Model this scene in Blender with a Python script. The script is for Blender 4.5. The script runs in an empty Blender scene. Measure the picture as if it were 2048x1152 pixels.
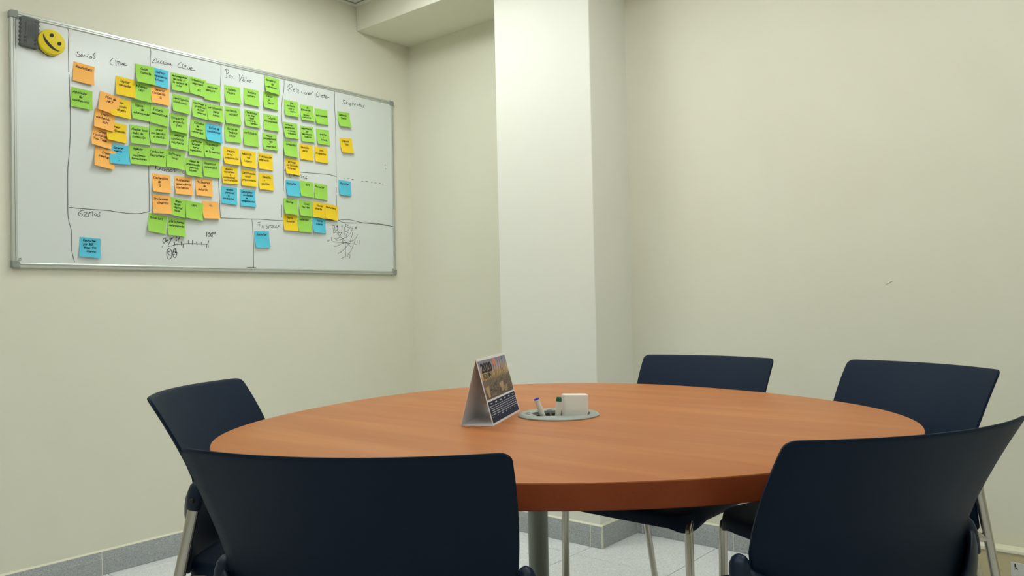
import bpy, bmesh, math, random
from mathutils import Vector, Matrix

R = math.radians
scene = bpy.context.scene
C = bpy.context.collection

# ------------------------------------------------------------------ camera
YAW, PITCH, ROLL, FOCAL_PX = R(-39.86), R(1.10), R(-1.22), 1585.0
EYE = Vector((0, 0, 1.0))
fwd = Vector((math.sin(YAW) * math.cos(PITCH), math.cos(YAW) * math.cos(PITCH), math.sin(PITCH)))
right0 = Vector((math.cos(YAW), -math.sin(YAW), 0))
up0 = right0.cross(fwd)
right = math.cos(ROLL) * right0 + math.sin(ROLL) * up0
up = -math.sin(ROLL) * right0 + math.cos(ROLL) * up0
cam = bpy.data.objects.new('camera', bpy.data.cameras.new('camera'))
C.objects.link(cam)
cam.data.sensor_width = 36
cam.data.lens = 36 * FOCAL_PX / 2048
cam.data.clip_start = 0.02
m = Matrix((right, up, -fwd)).transposed().to_4x4()
m.translation = EYE
cam.matrix_world = m
scene.camera = cam

# ------------------------------------------------------------------ world, exposure
world = bpy.data.worlds.new('world')
scene.world = world
world.use_nodes = True
world.node_tree.nodes['Background'].inputs[0].default_value = (0.8, 0.8, 0.75, 1)
world.node_tree.nodes['Background'].inputs[1].default_value = 0.0
vs = scene.view_settings
vs.view_transform = 'Standard'
vs.look = 'None'
vs.gamma = 1
vs.use_curve_mapping = False
vs.exposure = 0.18
LAMP_STRENGTH = 10.0
LAMP_COLOUR = (0.955, 1.0, 1.0)

# ------------------------------------------------------------------ materials
def srgb(r, g, b):
    f = lambda c: c / 255 / 12.92 if c / 255 <= 0.04045 else ((c / 255 + 0.055) / 1.055) ** 2.4
    return (f(r), f(g), f(b), 1)

def mat(name, col, rough=0.5, metal=0.0, spec=0.5, bump=None, emit=None, vary=None, coat=None):
    """bump = (scale, strength, distance); vary = (second colour, scale, detail)"""
    M = bpy.data.materials.new(name)
    M.use_nodes = True
    nt = M.node_tree
    b = nt.nodes['Principled BSDF']
    b.inputs['Base Color'].default_value = col
    b.inputs['Roughness'].default_value = rough
    b.inputs['Metallic'].default_value = metal
    b.inputs['Specular IOR Level'].default_value = spec
    if coat:
        b.inputs['Coat Weight'].default_value = coat
        b.inputs['Coat Roughness'].default_value = 0.2
    tc = None
    if bump or vary:
        tc = nt.nodes.new('ShaderNodeTexCoord')
    if vary:
        n = nt.nodes.new('ShaderNodeTexNoise')
        n.inputs['Scale'].default_value = vary[1]
        n.inputs['Detail'].default_value = vary[2]
        nt.links.new(tc.outputs['Object'], n.inputs['Vector'])
        r = nt.nodes.new('ShaderNodeValToRGB')
        r.color_ramp.elements[0].position = 0.35
        r.color_ramp.elements[1].position = 0.65
        r.color_ramp.elements[0].color = col
        r.color_ramp.elements[1].color = vary[0]
        nt.links.new(n.outputs['Fac'], r.inputs['Fac'])
        nt.links.new(r.outputs['Color'], b.inputs['Base Color'])
    if bump:
        n = nt.nodes.new('ShaderNodeTexNoise')
        n.inputs['Scale'].default_value = bump[0]
        n.inputs['Detail'].default_value = 4
        nt.links.new(tc.outputs['Object'], n.inputs['Vector'])
        bp = nt.nodes.new('ShaderNodeBump')
        bp.inputs['Strength'].default_value = bump[1]
        bp.inputs['Distance'].default_value = bump[2]
        nt.links.new(n.outputs['Fac'], bp.inputs['Height'])
        nt.links.new(bp.outputs['Normal'], b.inputs['Normal'])
    if emit:
        b.inputs['Emission Color'].default_value = (*emit[0], 1)
        b.inputs['Emission Strength'].default_value = emit[1]
    return M

def wood(name, c1, c2, c3, rough, spec):
    M = mat(name, c1, rough, spec=spec)
    nt = M.node_tree
    b = nt.nodes['Principled BSDF']
    tc = nt.nodes.new('ShaderNodeTexCoord')
    mp = nt.nodes.new('ShaderNodeMapping')
    mp.inputs['Rotation'].default_value = (0, 0, R(8))
    mp.inputs['Scale'].default_value = (0.9, 9, 9)
    nt.links.new(tc.outputs['Object'], mp.inputs['Vector'])
    n = nt.nodes.new('ShaderNodeTexNoise')
    n.inputs['Scale'].default_value = 1.6
    n.inputs['Detail'].default_value = 6
    n.inputs['Distortion'].default_value = 0.6
    nt.links.new(mp.outputs['Vector'], n.inputs['Vector'])
    r = nt.nodes.new('ShaderNodeValToRGB')
    e = r.color_ramp.elements
    e[0].position, e[0].color = 0.30, c1
    e[1].position, e[1].color = 0.72, c3
    k = e.new(0.5)
    k.color = c2
    nt.links.new(n.outputs['Fac'], r.inputs['Fac'])
    mp2 = nt.nodes.new('ShaderNodeMapping')
    mp2.inputs['Rotation'].default_value = (0, 0, R(8))
    mp2.inputs['Scale'].default_value = (6, 160, 160)
    nt.links.new(tc.outputs['Object'], mp2.inputs['Vector'])
    n2 = nt.nodes.new('ShaderNodeTexNoise')
    n2.inputs['Scale'].default_value = 2.0
    n2.inputs['Detail'].default_value = 3
    nt.links.new(mp2.outputs['Vector'], n2.inputs['Vector'])
    mx = nt.nodes.new('ShaderNodeMixRGB')
    mx.blend_type = 'MULTIPLY'
    mx.inputs['Fac'].default_value = 0.16
    nt.links.new(r.outputs['Color'], mx.inputs['Color1'])
    nt.links.new(n2.outputs['Fac'], mx.inputs['Color2'])
    nt.links.new(mx.outputs['Color'], b.inputs['Base Color'])
    return M

def terrazzo(name, base, chips, rough, scale=260):
    M = mat(name, base, rough)
    nt = M.node_tree
    b = nt.nodes['Principled BSDF']
    tc = nt.nodes.new('ShaderNodeTexCoord')
    geo = nt.nodes.new('ShaderNodeNewGeometry')
    v = nt.nodes.new('ShaderNodeTexVoronoi')
    v.inputs['Scale'].default_value = scale
    nt.links.new(geo.outputs['Position'], v.inputs['Vector'])
    r = nt.nodes.new('ShaderNodeValToRGB')
    r.color_ramp.interpolation = 'CONSTANT'
    e = r.color_ramp.elements
    e[0].position, e[0].color = 0.0, chips[0]
    e[1].position, e[1].color = 0.22, base
    for p, c in ((0.72, chips[1]), (0.9, chips[2])):
        k = e.new(p)
        k.color = c
    sep = nt.nodes.new('ShaderNodeSeparateColor')
    nt.links.new(v.outputs['Color'], sep.inputs['Color'])
    nt.links.new(sep.outputs[0], r.inputs['Fac'])
    nt.links.new(r.outputs['Color'], b.inputs['Base Color'])
    return M

M_WALL = mat('cream_plaster', srgb(228, 226, 208), 0.75, spec=0.25, bump=(420, 0.12, 0.002), vary=(srgb(226, 224, 205), 3, 3))
M_WALL_LIT = mat('lit_cream_plaster', srgb(231, 231, 220), 0.6, spec=0.3, bump=(90, 0.1, 0.002))  # pillar: the walls' cream paint, made whiter to stand for its stronger light
M_CEIL = mat('ceiling_tile', srgb(214, 214, 206), 0.9, spec=0.1, bump=(180, 0.4, 0.003))
M_TBAR = mat('white_metal_trim', srgb(225, 225, 218), 0.4)
M_DARKGAP = mat('shadow_gap', srgb(60, 58, 50), 0.9)
M_GROUT = mat('grout', srgb(112, 114, 108), 0.9)
M_TILE = terrazzo('terrazzo_floor_tile', srgb(226, 229, 229), (srgb(213, 216, 216), srgb(233, 236, 236), srgb(240, 242, 241)), 0.38)
M_SKIRT = terrazzo('grey_terrazzo_skirting', srgb(166, 171, 171), (srgb(148, 153, 154), srgb(174, 178, 177), srgb(186, 189, 187)), 0.45, 330)
M_CAULK = mat('cream_caulk', srgb(228, 226, 203), 0.6)
M_WOOD = wood('cherry_laminate', srgb(178, 106, 55), srgb(187, 115, 61), srgb(197, 125, 69), 0.42, 0.24)
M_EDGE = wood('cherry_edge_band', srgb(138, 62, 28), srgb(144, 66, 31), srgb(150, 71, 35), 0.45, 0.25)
M_UNDER = mat('table_underside', srgb(70, 45, 32), 0.7)
M_SILVER = mat('silver_paint', srgb(128, 132, 128), 0.35, metal=0.7)
M_NAVY = mat('navy_polypropylene', srgb(16, 32, 52), 0.55, spec=0.14, bump=(900, 0.12, 0.0006))
M_NAVY2 = mat('navy_plastic_cap', srgb(19, 34, 54), 0.42, spec=0.3)
M_CHROME = mat('brushed_chrome', srgb(190, 186, 176), 0.2, metal=1.0)
M_BLACK = mat('black_plastic', srgb(22, 22, 22), 0.5)
M_BOARD = mat('whiteboard_enamel', srgb(218, 224, 220), 0.2, spec=0.5)
M_ALU = mat('anodised_aluminium', srgb(196, 201, 194), 0.38, metal=0.55)
M_CORNER = mat('grey_plastic_corner', srgb(140, 146, 140), 0.5)
M_INK = mat('black_marker_ink', srgb(40, 40, 44), 0.6)
M_INK_SOFT = mat('faded_marker_ink', srgb(70, 68, 70), 0.6)
M_PEN = {'green': mat('pen_on_green', srgb(16, 48, 10), 0.7), 'yellow': mat('pen_on_yellow', srgb(70, 42, 6), 0.7),
         'orange': mat('pen_on_orange', srgb(92, 26, 8), 0.7), 'blue': mat('pen_on_blue', srgb(6, 26, 66), 0.7)}
M_NOTE = {'green': mat('green_note_paper', srgb(158, 213, 88), 0.75, spec=0.2), 'yellow': mat('yellow_note_paper', srgb(240, 205, 46), 0.75, spec=0.2),
          'orange': mat('orange_note_paper', srgb(252, 186, 98), 0.75, spec=0.2), 'blue': mat('blue_note_paper', srgb(92, 196, 219), 0.75, spec=0.2)}
M_YELLOW = mat('yellow_foam', srgb(232, 208, 26), 0.55)
M_GREYFOAM = mat('grey_foam', srgb(96, 100, 98), 0.8, bump=(300, 0.3, 0.001))
M_PRINT = mat('dark_print', srgb(34, 34, 34), 0.7)
M_PAPER = mat('white_card', srgb(236, 236, 238), 0.5)
M_BLUE = mat('blue_marker_cap', srgb(36, 44, 190), 0.35)
M_GREENCAP = mat('green_marker_cap', srgb(6, 104, 72), 0.35)
M_WHITEPL = mat('white_plastic', srgb(238, 234, 224), 0.35)
M_PORT = mat('grey_port_plastic', srgb(150, 156, 146), 0.45)
M_PORTDARK = mat('dark_port_insert', srgb(62, 66, 60), 0.5)
M_BEIGE = mat('beige_trunking', srgb(196, 184, 146), 0.5)
M_TRUNKTOP = mat('cream_trunking_lid', srgb(232, 228, 204), 0.45)
M_PLATE = mat('grey_white_socket_plate', srgb(205, 206, 198), 0.45)
M_LAMP = {k: mat('lamp_diffuser_' + k, (0.9, 0.9, 0.9, 1), 0.5, emit=(LAMP_COLOUR, LAMP_STRENGTH * f)) for k, f in (('boosted_power', 1.3), ('base_power', 1.0), ('fill_power', 0.75))}  # lamp outputs set unequal only to balance brightness across the room
M_NAVYPRINT = mat('navy_print', srgb(36, 46, 74), 0.6, spec=0.2)
M_WHITEPRINT = mat('white_print', srgb(205, 210, 220), 0.5)

# ------------------------------------------------------------------ mesh helpers
class MB:
    def __init__(s):
        s.v, s.f = [], []
    def add(s, verts, faces):
        o = len(s.v)
        s.v += [tuple(p) for p in verts]
        s.f += [tuple(i + o for i in f) for f in faces]
        return s
    def box(s, a, b):
        x0, y0, z0 = a
        x1, y1, z1 = b
        return s.add([(x0, y0, z0), (x1, y0, z0), (x1, y1, z0), (x0, y1, z0), (x0, y0, z1), (x1, y0, z1), (x1, y1, z1), (x0, y1, z1)],
                     [(0, 3, 2, 1), (4, 5, 6, 7), (0, 1, 5, 4), (1, 2, 6, 5), (2, 3, 7, 6), (3, 0, 4, 7)])
    def rings(s, rings, close=True, cap0=True, cap1=True):
        n = len(rings[0])
        vs_, fs = [], []
        for r in rings:
            vs_ += r
        for i in range(len(rings) - 1):
            for j in range(n if close else n - 1):
                k = (j + 1) % n
                fs.append((i * n + j, i * n + k, (i + 1) * n + k, (i + 1) * n + j))
        if cap0:
            fs.append(tuple(range(n))[::-1])
        if cap1:
            fs.append(tuple((len(rings) - 1) * n + j for j in range(n)))
        return s.add(vs_, fs)
    def tube(s, path, rad, n=14, flat=None, side=None):
        """sweep; rad scalar or list; flat = second radius for an oval section"""
        P = [Vector(p) for p in path]
        rings = []
        ref = Vector(side) if side else None
        for i, p in enumerate(P):
            t = (P[min(i + 1, len(P) - 1)] - P[max(i - 1, 0)]).normalized()
            if ref is None:
                ref = Vector((1, 0, 0)) if abs(t.x) < 0.9 else Vector((0, 1, 0))
            a = (ref - t * ref.dot(t)).normalized()
            b = t.cross(a)
            ra = rad[i] if isinstance(rad, (list, tuple)) else rad
            rb = (flat[i] if isinstance(flat, (list, tuple)) else flat) if flat else ra
            rings.append([p + a * ra * math.cos(2 * math.pi * k / n) + b * rb * math.sin(2 * math.pi * k / n) for k in range(n)])
        return s.rings(rings)
    def lathe(s, prof, n=24, c=(0, 0, 0)):
        return s.rings([[(c[0] + r * math.cos(2 * math.pi * k / n), c[1] + r * math.sin(2 * math.pi * k / n), c[2] + z) for k in range(n)] for r, z in prof])
    def build(s, name, material, parent=None, smooth=None, bevel=None, loc=None):
        me = bpy.data.meshes.new(name)
        me.from_pydata(s.v, [], s.f)
        bm = bmesh.new()
        bm.from_mesh(me)
        bmesh.ops.recalc_face_normals(bm, faces=bm.faces)
        bm.to_mesh(me)
        bm.free()
        me.materials.append(material)
        return link(name, me, parent, smooth, bevel, loc)

def link(name, me, parent=None, smooth=None, bevel=None, loc=None):
    o = bpy.data.objects.new(name, me)
    C.objects.link(o)
    o.parent = parent
    if loc:
        o.location = loc
    if smooth:
        me.shade_smooth()
        if smooth is not True:
            me.set_sharp_from_angle(angle=R(smooth))
    if bevel:
        b = o.modifiers.new('bevel', 'BEVEL')
        b.width, b.segments, b.limit_method = bevel, 2, 'ANGLE'
        b.harden_normals = False
    return o

def tag(o, label=None, cat=None, group=None, kind=None):
    for k, val in (('label', label), ('category', cat), ('group', group), ('kind', kind)):
        if val:
            o[k] = val
    return o

def thing(name, label, cat, loc=(0, 0, 0), rz=0, group=None):
    o = bpy.data.objects.new(name, None)
    C.objects.link(o)
    o.empty_display_size = 0.05
    o.location = loc
    o.rotation_euler = (0, 0, rz)
    return tag(o, label, cat, group)

def struct(mb, name, material, bevel=None, smooth=None, label=None):
    return tag(mb.build(name, material, None, smooth, bevel), label, None, None, 'structure')

def copy_tree(o, parent=None):
    c = o.copy()
    C.objects.link(c)
    c.parent = parent
    for ch in list(o.children):
        copy_tree(ch, c)
    return c

def smooth_path(p, per=4):
    """Catmull-Rom through 2D or 3D points"""
    if len(p) < 3:
        return list(p)
    out = []
    closed = p[0] == p[-1] and len(p) > 3
    n = len(p)
    for i in range(n - 1):
        a = p[i - 1] if i > 0 else (p[-2] if closed else p[0])
        b, c = p[i], p[i + 1]
        d = p[i + 2] if i + 2 < n else (p[1] if closed else p[-1])
        for k in range(per):
            t = k / per
            out.append(tuple(0.5 * (2 * b[q] + (c[q] - a[q]) * t + (2 * a[q] - 5 * b[q] + 4 * c[q] - d[q]) * t * t + (3 * b[q] - a[q] - 3 * c[q] + d[q]) * t ** 3) for q in range(len(b))))
    out.append(tuple(p[-1]))
    return out

def ribbon(mb, pts, w, put):
    """flat pen stroke of width w along 2D pts; put maps (u, v) to 3D"""
    n = len(pts)
    vs_ = []
    for i, p in enumerate(pts):
        a, b = pts[max(i - 1, 0)], pts[min(i + 1, n - 1)]
        dx, dy = b[0] - a[0], b[1] - a[1]
        L = math.hypot(dx, dy) or 1
        dx, dy = dx / L, dy / L
        e = -w / 2 if i == 0 else (w / 2 if i == n - 1 else 0)
        q = (p[0] + dx * e, p[1] + dy * e)
        vs_ += [put(q[0] - dy * w / 2, q[1] + dx * w / 2), put(q[0] + dy * w / 2, q[1] - dx * w / 2)]
    mb.add(vs_, [(2 * i, 2 * i + 1, 2 * i + 3, 2 * i + 2) for i in range(n - 1)])

# single-stroke handwriting, x-height 5, capitals 8
GLYPH = {
 'a': [[(4, 5), (1, 5), (0, 2), (1, 0), (3, 1), (4, 5), (4, 1), (5, 0)]], 'b': [[(0, 8), (0, 0), (3, 0), (4, 3), (2, 5), (0, 3)]],
 'c': [[(4, 4), (2, 5), (0, 3), (1, 0), (4, 1)]], 'd': [[(4, 4), (1, 5), (0, 2), (2, 0), (4, 2), (4, 9), (4, 0)]],
 'e': [[(0, 2), (4, 3), (3, 5), (1, 5), (0, 2), (1, 0), (4, 1)]], 'f': [[(4, 8), (2, 8), (2, -2)], [(0, 4), (4, 4)]],
 'g': [[(4, 4), (1, 5), (0, 2), (2, 1), (4, 4), (4, -2), (2, -3), (0, -2)]], 'h': [[(0, 9), (0, 0), (1, 4), (3, 5), (4, 0)]],
 'i': [[(1, 5), (1, 1), (2, 0)], [(1, 7), (1.3, 7.2)]], 'j': [[(2, 5), (2, -2), (0, -3)], [(2, 7), (2.3, 7.2)]],
 'k': [[(0, 9), (0, 0)], [(3, 5), (0, 2), (4, 0)]], 'l': [[(1, 9), (1, 1), (2, 0)]],
 'm': [[(0, 5), (0, 0), (1, 5), (3, 5), (3, 0), (4, 5), (6, 5), (6, 0)]], 'n': [[(0, 5), (0, 0), (1, 4), (3, 5), (4, 0)]],
 'o': [[(2, 5), (0, 3), (1, 0), (3, 0), (4, 3), (2, 5)]], 'p': [[(0, 5), (0, -3)], [(0, 4), (3, 5), (4, 3), (2, 0), (0, 1)]],
 'q': [[(4, 4), (1, 5), (0, 2), (2, 0), (4, 4), (4, -3)]], 'r': [[(0, 5), (0, 0), (1, 4), (3, 5)]],
 's': [[(4, 5), (1, 5), (1, 3), (4, 2), (3, 0), (0, 0)]], 't': [[(2, 8), (2, 1), (4, 0)], [(0, 5), (4, 5)]],
 'u': [[(0, 5), (0, 1), (2, 0), (4, 5), (4, 0)]], 'v': [[(0, 5), (2, 0), (4, 5)]], 'w': [[(0, 5), (1, 0), (3, 4), (4, 0), (6, 5)]],
 'x': [[(0, 5), (4, 0)], [(4, 5), (0, 0)]], 'y': [[(0, 5), (2, 1)], [(4, 5), (1, -3)]], 'z': [[(0, 5), (4, 5), (0, 0), (4, 0)]],
 'A': [[(0, 0), (3, 8), (5, 0)], [(1, 3), (5, 3)]], 'B': [[(0, 0), (0, 8), (4, 7), (1, 4), (5, 2), (3, 0), (0, 0)]],
 'C': [[(5, 7), (2, 8), (0, 4), (2, 0), (5, 1)]], 'D': [[(0, 0), (0, 8), (4, 6), (4, 2), (0, 0)]], 'E': [[(5, 8), (0, 8), (0, 0), (5, 0)], [(0, 4), (4, 4)]],
 'F': [[(0, 0), (0, 8), (5, 8)], [(0, 4), (4, 4)]], 'G': [[(5, 7), (2, 8), (0, 4), (2, 0), (5, 1), (5, 4), (3, 4)]], 'I': [[(1, 0), (1, 8)]],
 'J': [[(1, 8), (5, 8)], [(3, 8), (3, 1), (0, 0)]], 'K': [[(0, 8), (0, 0)], [(4, 8), (0, 4), (5, 0)]], 'L': [[(0, 8), (0, 0), (4, 0)]],
 'M': [[(0, 0), (1, 8), (3, 3), (6, 8), (6, 0)]], 'P': [[(0, 0), (0, 8), (4, 7), (4, 4), (0, 3)]], 'Q': [[(3, 8), (0, 5), (1, 0), (5, 1), (6, 5), (3, 8)], [(3, 2), (7, -1)]],
 'R': [[(0, 0), (0, 8), (4, 7), (3, 4), (0, 4), (5, 0)]], 'S': [[(5, 7), (2, 8), (1, 5), (5, 3), (4, 0), (0, 1)]], 'T': [[(0, 8), (6, 8)], [(3, 8), (3, 0)]],
 'V': [[(0, 8), (2, 0), (5, 8)]], 'Y': [[(0, 8), (3, 4), (5, 8)], [(3, 4), (2, 0)]],
 '0': [[(2, 8), (0, 4), (2, 0), (4, 4), (2, 8)]], '1': [[(0, 6), (2, 8), (2, 0)]], '5': [[(4, 8), (0, 8), (0, 5), (4, 4), (3, 0), (0, 0)]],
 '%': [[(5, 8), (0, 0)], [(1, 8), (0, 6), (1.5, 6), (1, 8)], [(5, 2), (4, 0), (5.5, 0), (5, 2)]],
 '.': [[(0.3, 0), (1.3, 0.6)]], '-': [[(0, 3), (3, 3)]], '+': [[(0, 3), (4, 3)], [(2, 5), (2, 1)]], '=': [[(0, 4), (4, 4)], [(0, 2), (4, 2)]],
 '(': [[(2, 8), (0, 4), (2, -1)]], ')': [[(0, 8), (2, 4), (0, -1)]], '|': [[(2, 7), (2, 0)], [(0, 2), (2, 0), (4, 2)]],
 '@': [[(0, 0), (7, 0), (7, 5), (0, 5), (0, 0)], [(0, 5), (3.5, 2), (7, 5)]]}
ACCENT = {'á': 'a', 'é': 'e', 'í': 'i', 'ó': 'o', 'ú': 'u'}

def write_line(mb, text, x, y, size, pen, put, rnd):
    """returns the width; size is the x-height unit (height 5)"""
    s = size / 5
    for ch in text:
        if ch == ' ':
            x += 4 * s
            continue
        acc = ch in ACCENT
        g = GLYPH.get(ACCENT.get(ch, ch), GLYPH['o'])
        jy = rnd.uniform(-0.4, 0.4)
        for st in g:
            p = [(x + (px + py * 0.18) * s, y + (py + jy) * s) for px, py in st]
            ribbon(mb, smooth_path(p, 2), pen, put)
        if acc:
            ribbon(mb, [(x + 3 * s, y + 7 * s), (x + 4.5 * s, y + 8.5 * s)], pen, put)
        x += (max(px for st in g for px, _ in st) + 1.5) * s
    return x

def text_width(text, size):
    s = size / 5
    return sum(4 * s if ch == ' ' else (max(px for st in GLYPH.get(ACCENT.get(ch, ch), GLYPH['o']) for px, _ in st) + 1.5) * s for ch in text)


# ------------------------------------------------------------------ measured data (metres, board data in mm)
TABLE_R = 0.7088
TABLE_H = [(1, -0.0032, 0.0020), (2, -0.0073, 0.0083), (3, 0.0276, 0.0196), (4, -0.0043, -0.0024), (5, -0.0044, 0.0007)]
PORT_X, PORT_Y = -1.0950, 1.4687
# note: (left, top, width, tilt in degrees, layer, colour, lines of writing), mm on the board
NOTES = [
    (213, 782, 75, -4.6, 0, 'orange', ['Recruiters']),
    (205, 684, 73, -3.0, 0, 'green', ['Ayudador', 'de', 'contenidos']),
    (309, 688, 74, -9.7, 2, 'orange', ['Plan de', 'MKT']),
    (350, 675, 74, -4.5, 1, 'yellow', ['crear', 'dirección', 'objeto']),
    (367, 759, 76, -2.5, 1, 'yellow', ['Captar', 'vendedor']),
    (442, 823, 77, 1.3, 2, 'green', ['Guión', 'llamada']),
    (501, 825, 80, -2.6, 1, 'blue', ['Definir', 'competencia', 'básicas']),
    (438, 752, 71, -1.4, 0, 'green', ['Informar', 'CRM']),
    (504, 753, 79, -1.2, 0, 'orange', ['Generar', 'Contenido', 'Q']),
    (427, 675, 76, -1.6, 0, 'green', ['lógica', 'de', 'autoresponder']),
    (503, 671, 77, -5.1, 1, 'green', ['Tutoría', 'personalizada']),
    (589, 820, 77, 0.4, 0, 'green', ['autoresponder', 'de cada y', 'la cadena de', 'valor']),
    (669, 820, 76, -2.4, 1, 'green', ['Categoría de', 'seguridad', '', 'A.C']),
    (734, 808, 74, -0.7, 2, 'green', ['sesiones', 'demostr.']),
    (595, 733, 74, -2.2, 0, 'green', ['Certificación', 'blockchain']),
    (682, 725, 76, -4.5, 0, 'green', ['continuar y', 'practicar', 'de los', 'alumnos']),
    (748, 719, 71, -0.1, 1, 'green', ['certificación', 'Meta', 'Admin']),
    (829, 815, 76, 1.7, 0, 'green', ['+ Salario', 'Mejora']),
    (922, 822, 77, -0.5, 0, 'green', ['Acelera', 'carrera']),
    (1031, 897, 74, -1.5, 1, 'green', ['tangente', 'de', 'comunicac.']),
    (1020, 823, 77, -1.0, 0, 'green', ['Junior', '|', 'Senior']),
    (828, 722, 77, 1.5, 0, 'green', ['contenido', 'calidad']),
    (924, 725, 76, 0.4, 0, 'green', ['Flexibilidad', '- on line', '- test', '- horario', '- humano']),
    (1020, 723, 77, 0.4, 0, 'green', ['Tutoría', 'Personalizada']),
    (826, 641, 75, 2.4, 0, 'green', ['Bolsa de', 'trabajo', 'Senior']),
    (917, 638, 75, 0.4, 0, 'green', ['certificado']),
    (1013, 634, 77, 0.9, 0, 'green', ['mayor', 'personalizado', 'app', '=', 'seguridad']),
    (740, 633, 75, -2.0, 1, 'blue', ['Bolsa de', 'candidatos']),
    (672, 641, 76, -4.3, 0, 'green', ['Estudios', 'de', 'nuevos', 'contenidos']),
    (663, 561, 73, -1.6, 0, 'green', ['contestar', 'tutores', 'horas', 'especiales']),
    (732, 560, 73, -0.9, 1, 'green', ['Transmitir', 'Q', 'en la persona']),
    (582, 649, 77, -0.6, 1, 'green', ['Compartir', 'proyecto', 'foro']),
    (582, 578, 76, -2.1, 0, 'green', ['mejorar', 'contenido', 'existente']),
    (496, 588, 78, 0.7, 0, 'green', ['crear', 'contenidos', 'a medida']),
    (419, 576, 75, 0.6, 1, 'green', ['Alquilar local', 'aula de', 'formación']),
    (415, 494, 77, -0.0, 1, 'green', ['Agendar', 'y', 'confirmar', 'formaciones']),
    (490, 497, 80, 0.3, 0, 'green', ['Contactar', 'Recruiters']),
    (570, 499, 75, -5.3, 1, 'green', ['Software', 'local']),
    (645, 474, 78, -1.2, 0, 'green', ['videos de', 'preparación', 'mercado', 'laboral']),
    (724, 477, 76, -0.4, 1, 'green', ['Dinamizar', 'comunidad']),
    (288, 619, 77, -7.5, 1, 'orange', ['Crear', 'contenido', 'SEM']),
    (279, 550, 76, -7.8, 0, 'orange', ['Crear', 'Contenido', 'You Tube']),
    (287, 470, 75, -6.8, 2, 'orange', ['Crear', 'Meetup']),
    (332, 576, 74, -3.2, 0, 'yellow', ['Crear', 'certificación']),
    (337, 486, 74, 2.0, 1, 'blue', ['Generar', 'evento', '-', '-', '-']),
    (819, 544, 78, -0.2, 0, 'yellow', ['Mejora', 'nivel', 'preparación']),
    (904, 542, 75, -0.9, 0, 'yellow', ['Inducción', 'rol', 'Legacy']),
    (989, 541, 76, 0.0, 0, 'yellow', ['Fidelización', 'empleado']),
    (810, 458, 76, 1.7, 0, 'yellow', ['Ahorros', 'recruiters', '+', 'costes(exp)', 'contratación']),
    (904, 457, 75, -0.2, 0, 'yellow', ['Certificación', 'nivel', 'preparatoria']),
    (991, 449, 76, -0.5, 0, 'yellow', ['Gamific.', '+', 'gestión']),
    (808, 371, 75, -1.7, 0, 'blue', ['Acceso', 'personal', 'Q', 'candidatos']),
    (897, 367, 76, -0.4, 0, 'blue', ['Candidatos', 'evaluados', 'en', 'competencias']),
    (505, 392, 76, 0.1, 0, 'orange', ['Contenidos', 'de', 'Q']),
    (599, 392, 76, 0.4, 0, 'orange', ['Profesores', 'generadores', 'contenido']),
    (690, 394, 76, -0.3, 0, 'orange', ['Profesores', 'de', 'autoría']),
    (504, 306, 78, 0.5, 2, 'orange', ['Profesores', 'directos']),
    (580, 303, 78, -7.3, 1, 'green', ['Grupo', 'apoyo', 'capital', 'base']),
    (648, 295, 75, -5.7, 2, 'green', ['CRM']),
    (717, 298, 76, 1.9, 0, 'orange', ['S.L']),
    (491, 231, 75, -6.8, 0, 'green', ['thive lort']),
    (570, 220, 75, -4.0, 0, 'green', ['plataforma', 'autoresponder']),
    (1131, 807, 76, 0.6, 0, 'green', ['Por', 'contacto', 'info y', 'cierre']),
    (1217, 800, 77, 2.6, 0, 'green', ['@', 'Bienvenida', '+', 'acceso', 'contenido']),
    (1301, 796, 77, 2.1, 0, 'green', ['', 'Autorespuesta']),
    (1125, 702, 76, 1.6, 1, 'green', ['noticias', 'generación', '+ ventas', 'adicional']),
    (1217, 699, 77, 2.5, 0, 'green', ['seguimiento', 'por', 'vencimiento', 'licencia']),
    (1309, 699, 75, 1.7, 0, 'green', ['', 'eventos', 'y', 'tutoría']),
    (1125, 617, 75, -0.7, 0, 'green', ['comunidad']),
    (1210, 613, 79, 0.4, 0, 'yellow', ['Decisión', 'venta']),
    (1298, 612, 75, -0.4, 0, 'yellow', ['info', 'prospectos']),
    (1132, 535, 76, -1.6, 1, 'yellow', ['entrega', 'certificado', 'informal']),
    (1133, 432, 75, 1.6, 1, 'blue', ['Recruiter']),
    (1210, 438, 80, -2.2, 0, 'green', ['SEM']),
    (1293, 435, 77, -3.2, 0, 'green', ['Recruiter']),
    (1120, 347, 76, -1.0, 1, 'green', ['Meetup']),
    (1202, 346, 80, -1.8, 0, 'green', ['Canal', 'YouTube']),
    (1282, 345, 78, -4.7, 1, 'yellow', ['Venta', 'directa']),
    (1353, 341, 79, -6.3, 2, 'yellow', ['Recruiters']),
    (1116, 272, 79, -1.0, 0, 'yellow', ['Venta', 'Sucursal']),
    (1195, 269, 79, -0.8, 0, 'green', ['referidos']),
    (1280, 270, 75, -1.6, 0, 'blue', ['Venta', 'cliente']),
    (1437, 805, 76, 2.7, 0, 'green', ['Demanda', 'Junior']),
    (1444, 675, 85, 5.0, 0, 'yellow', ['Empresa', 'tipo']),
    (1439, 465, 74, -1.1, 0, 'blue', ['Recruiter']),
    (228, 121, 75, -3.0, 0, 'blue', ['Recruiter', 'por 10%', 'traer 15%', 'alumno']),
    (965, 185, 75, 2.3, 0, 'blue', ['Recruiter']),
]
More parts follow.
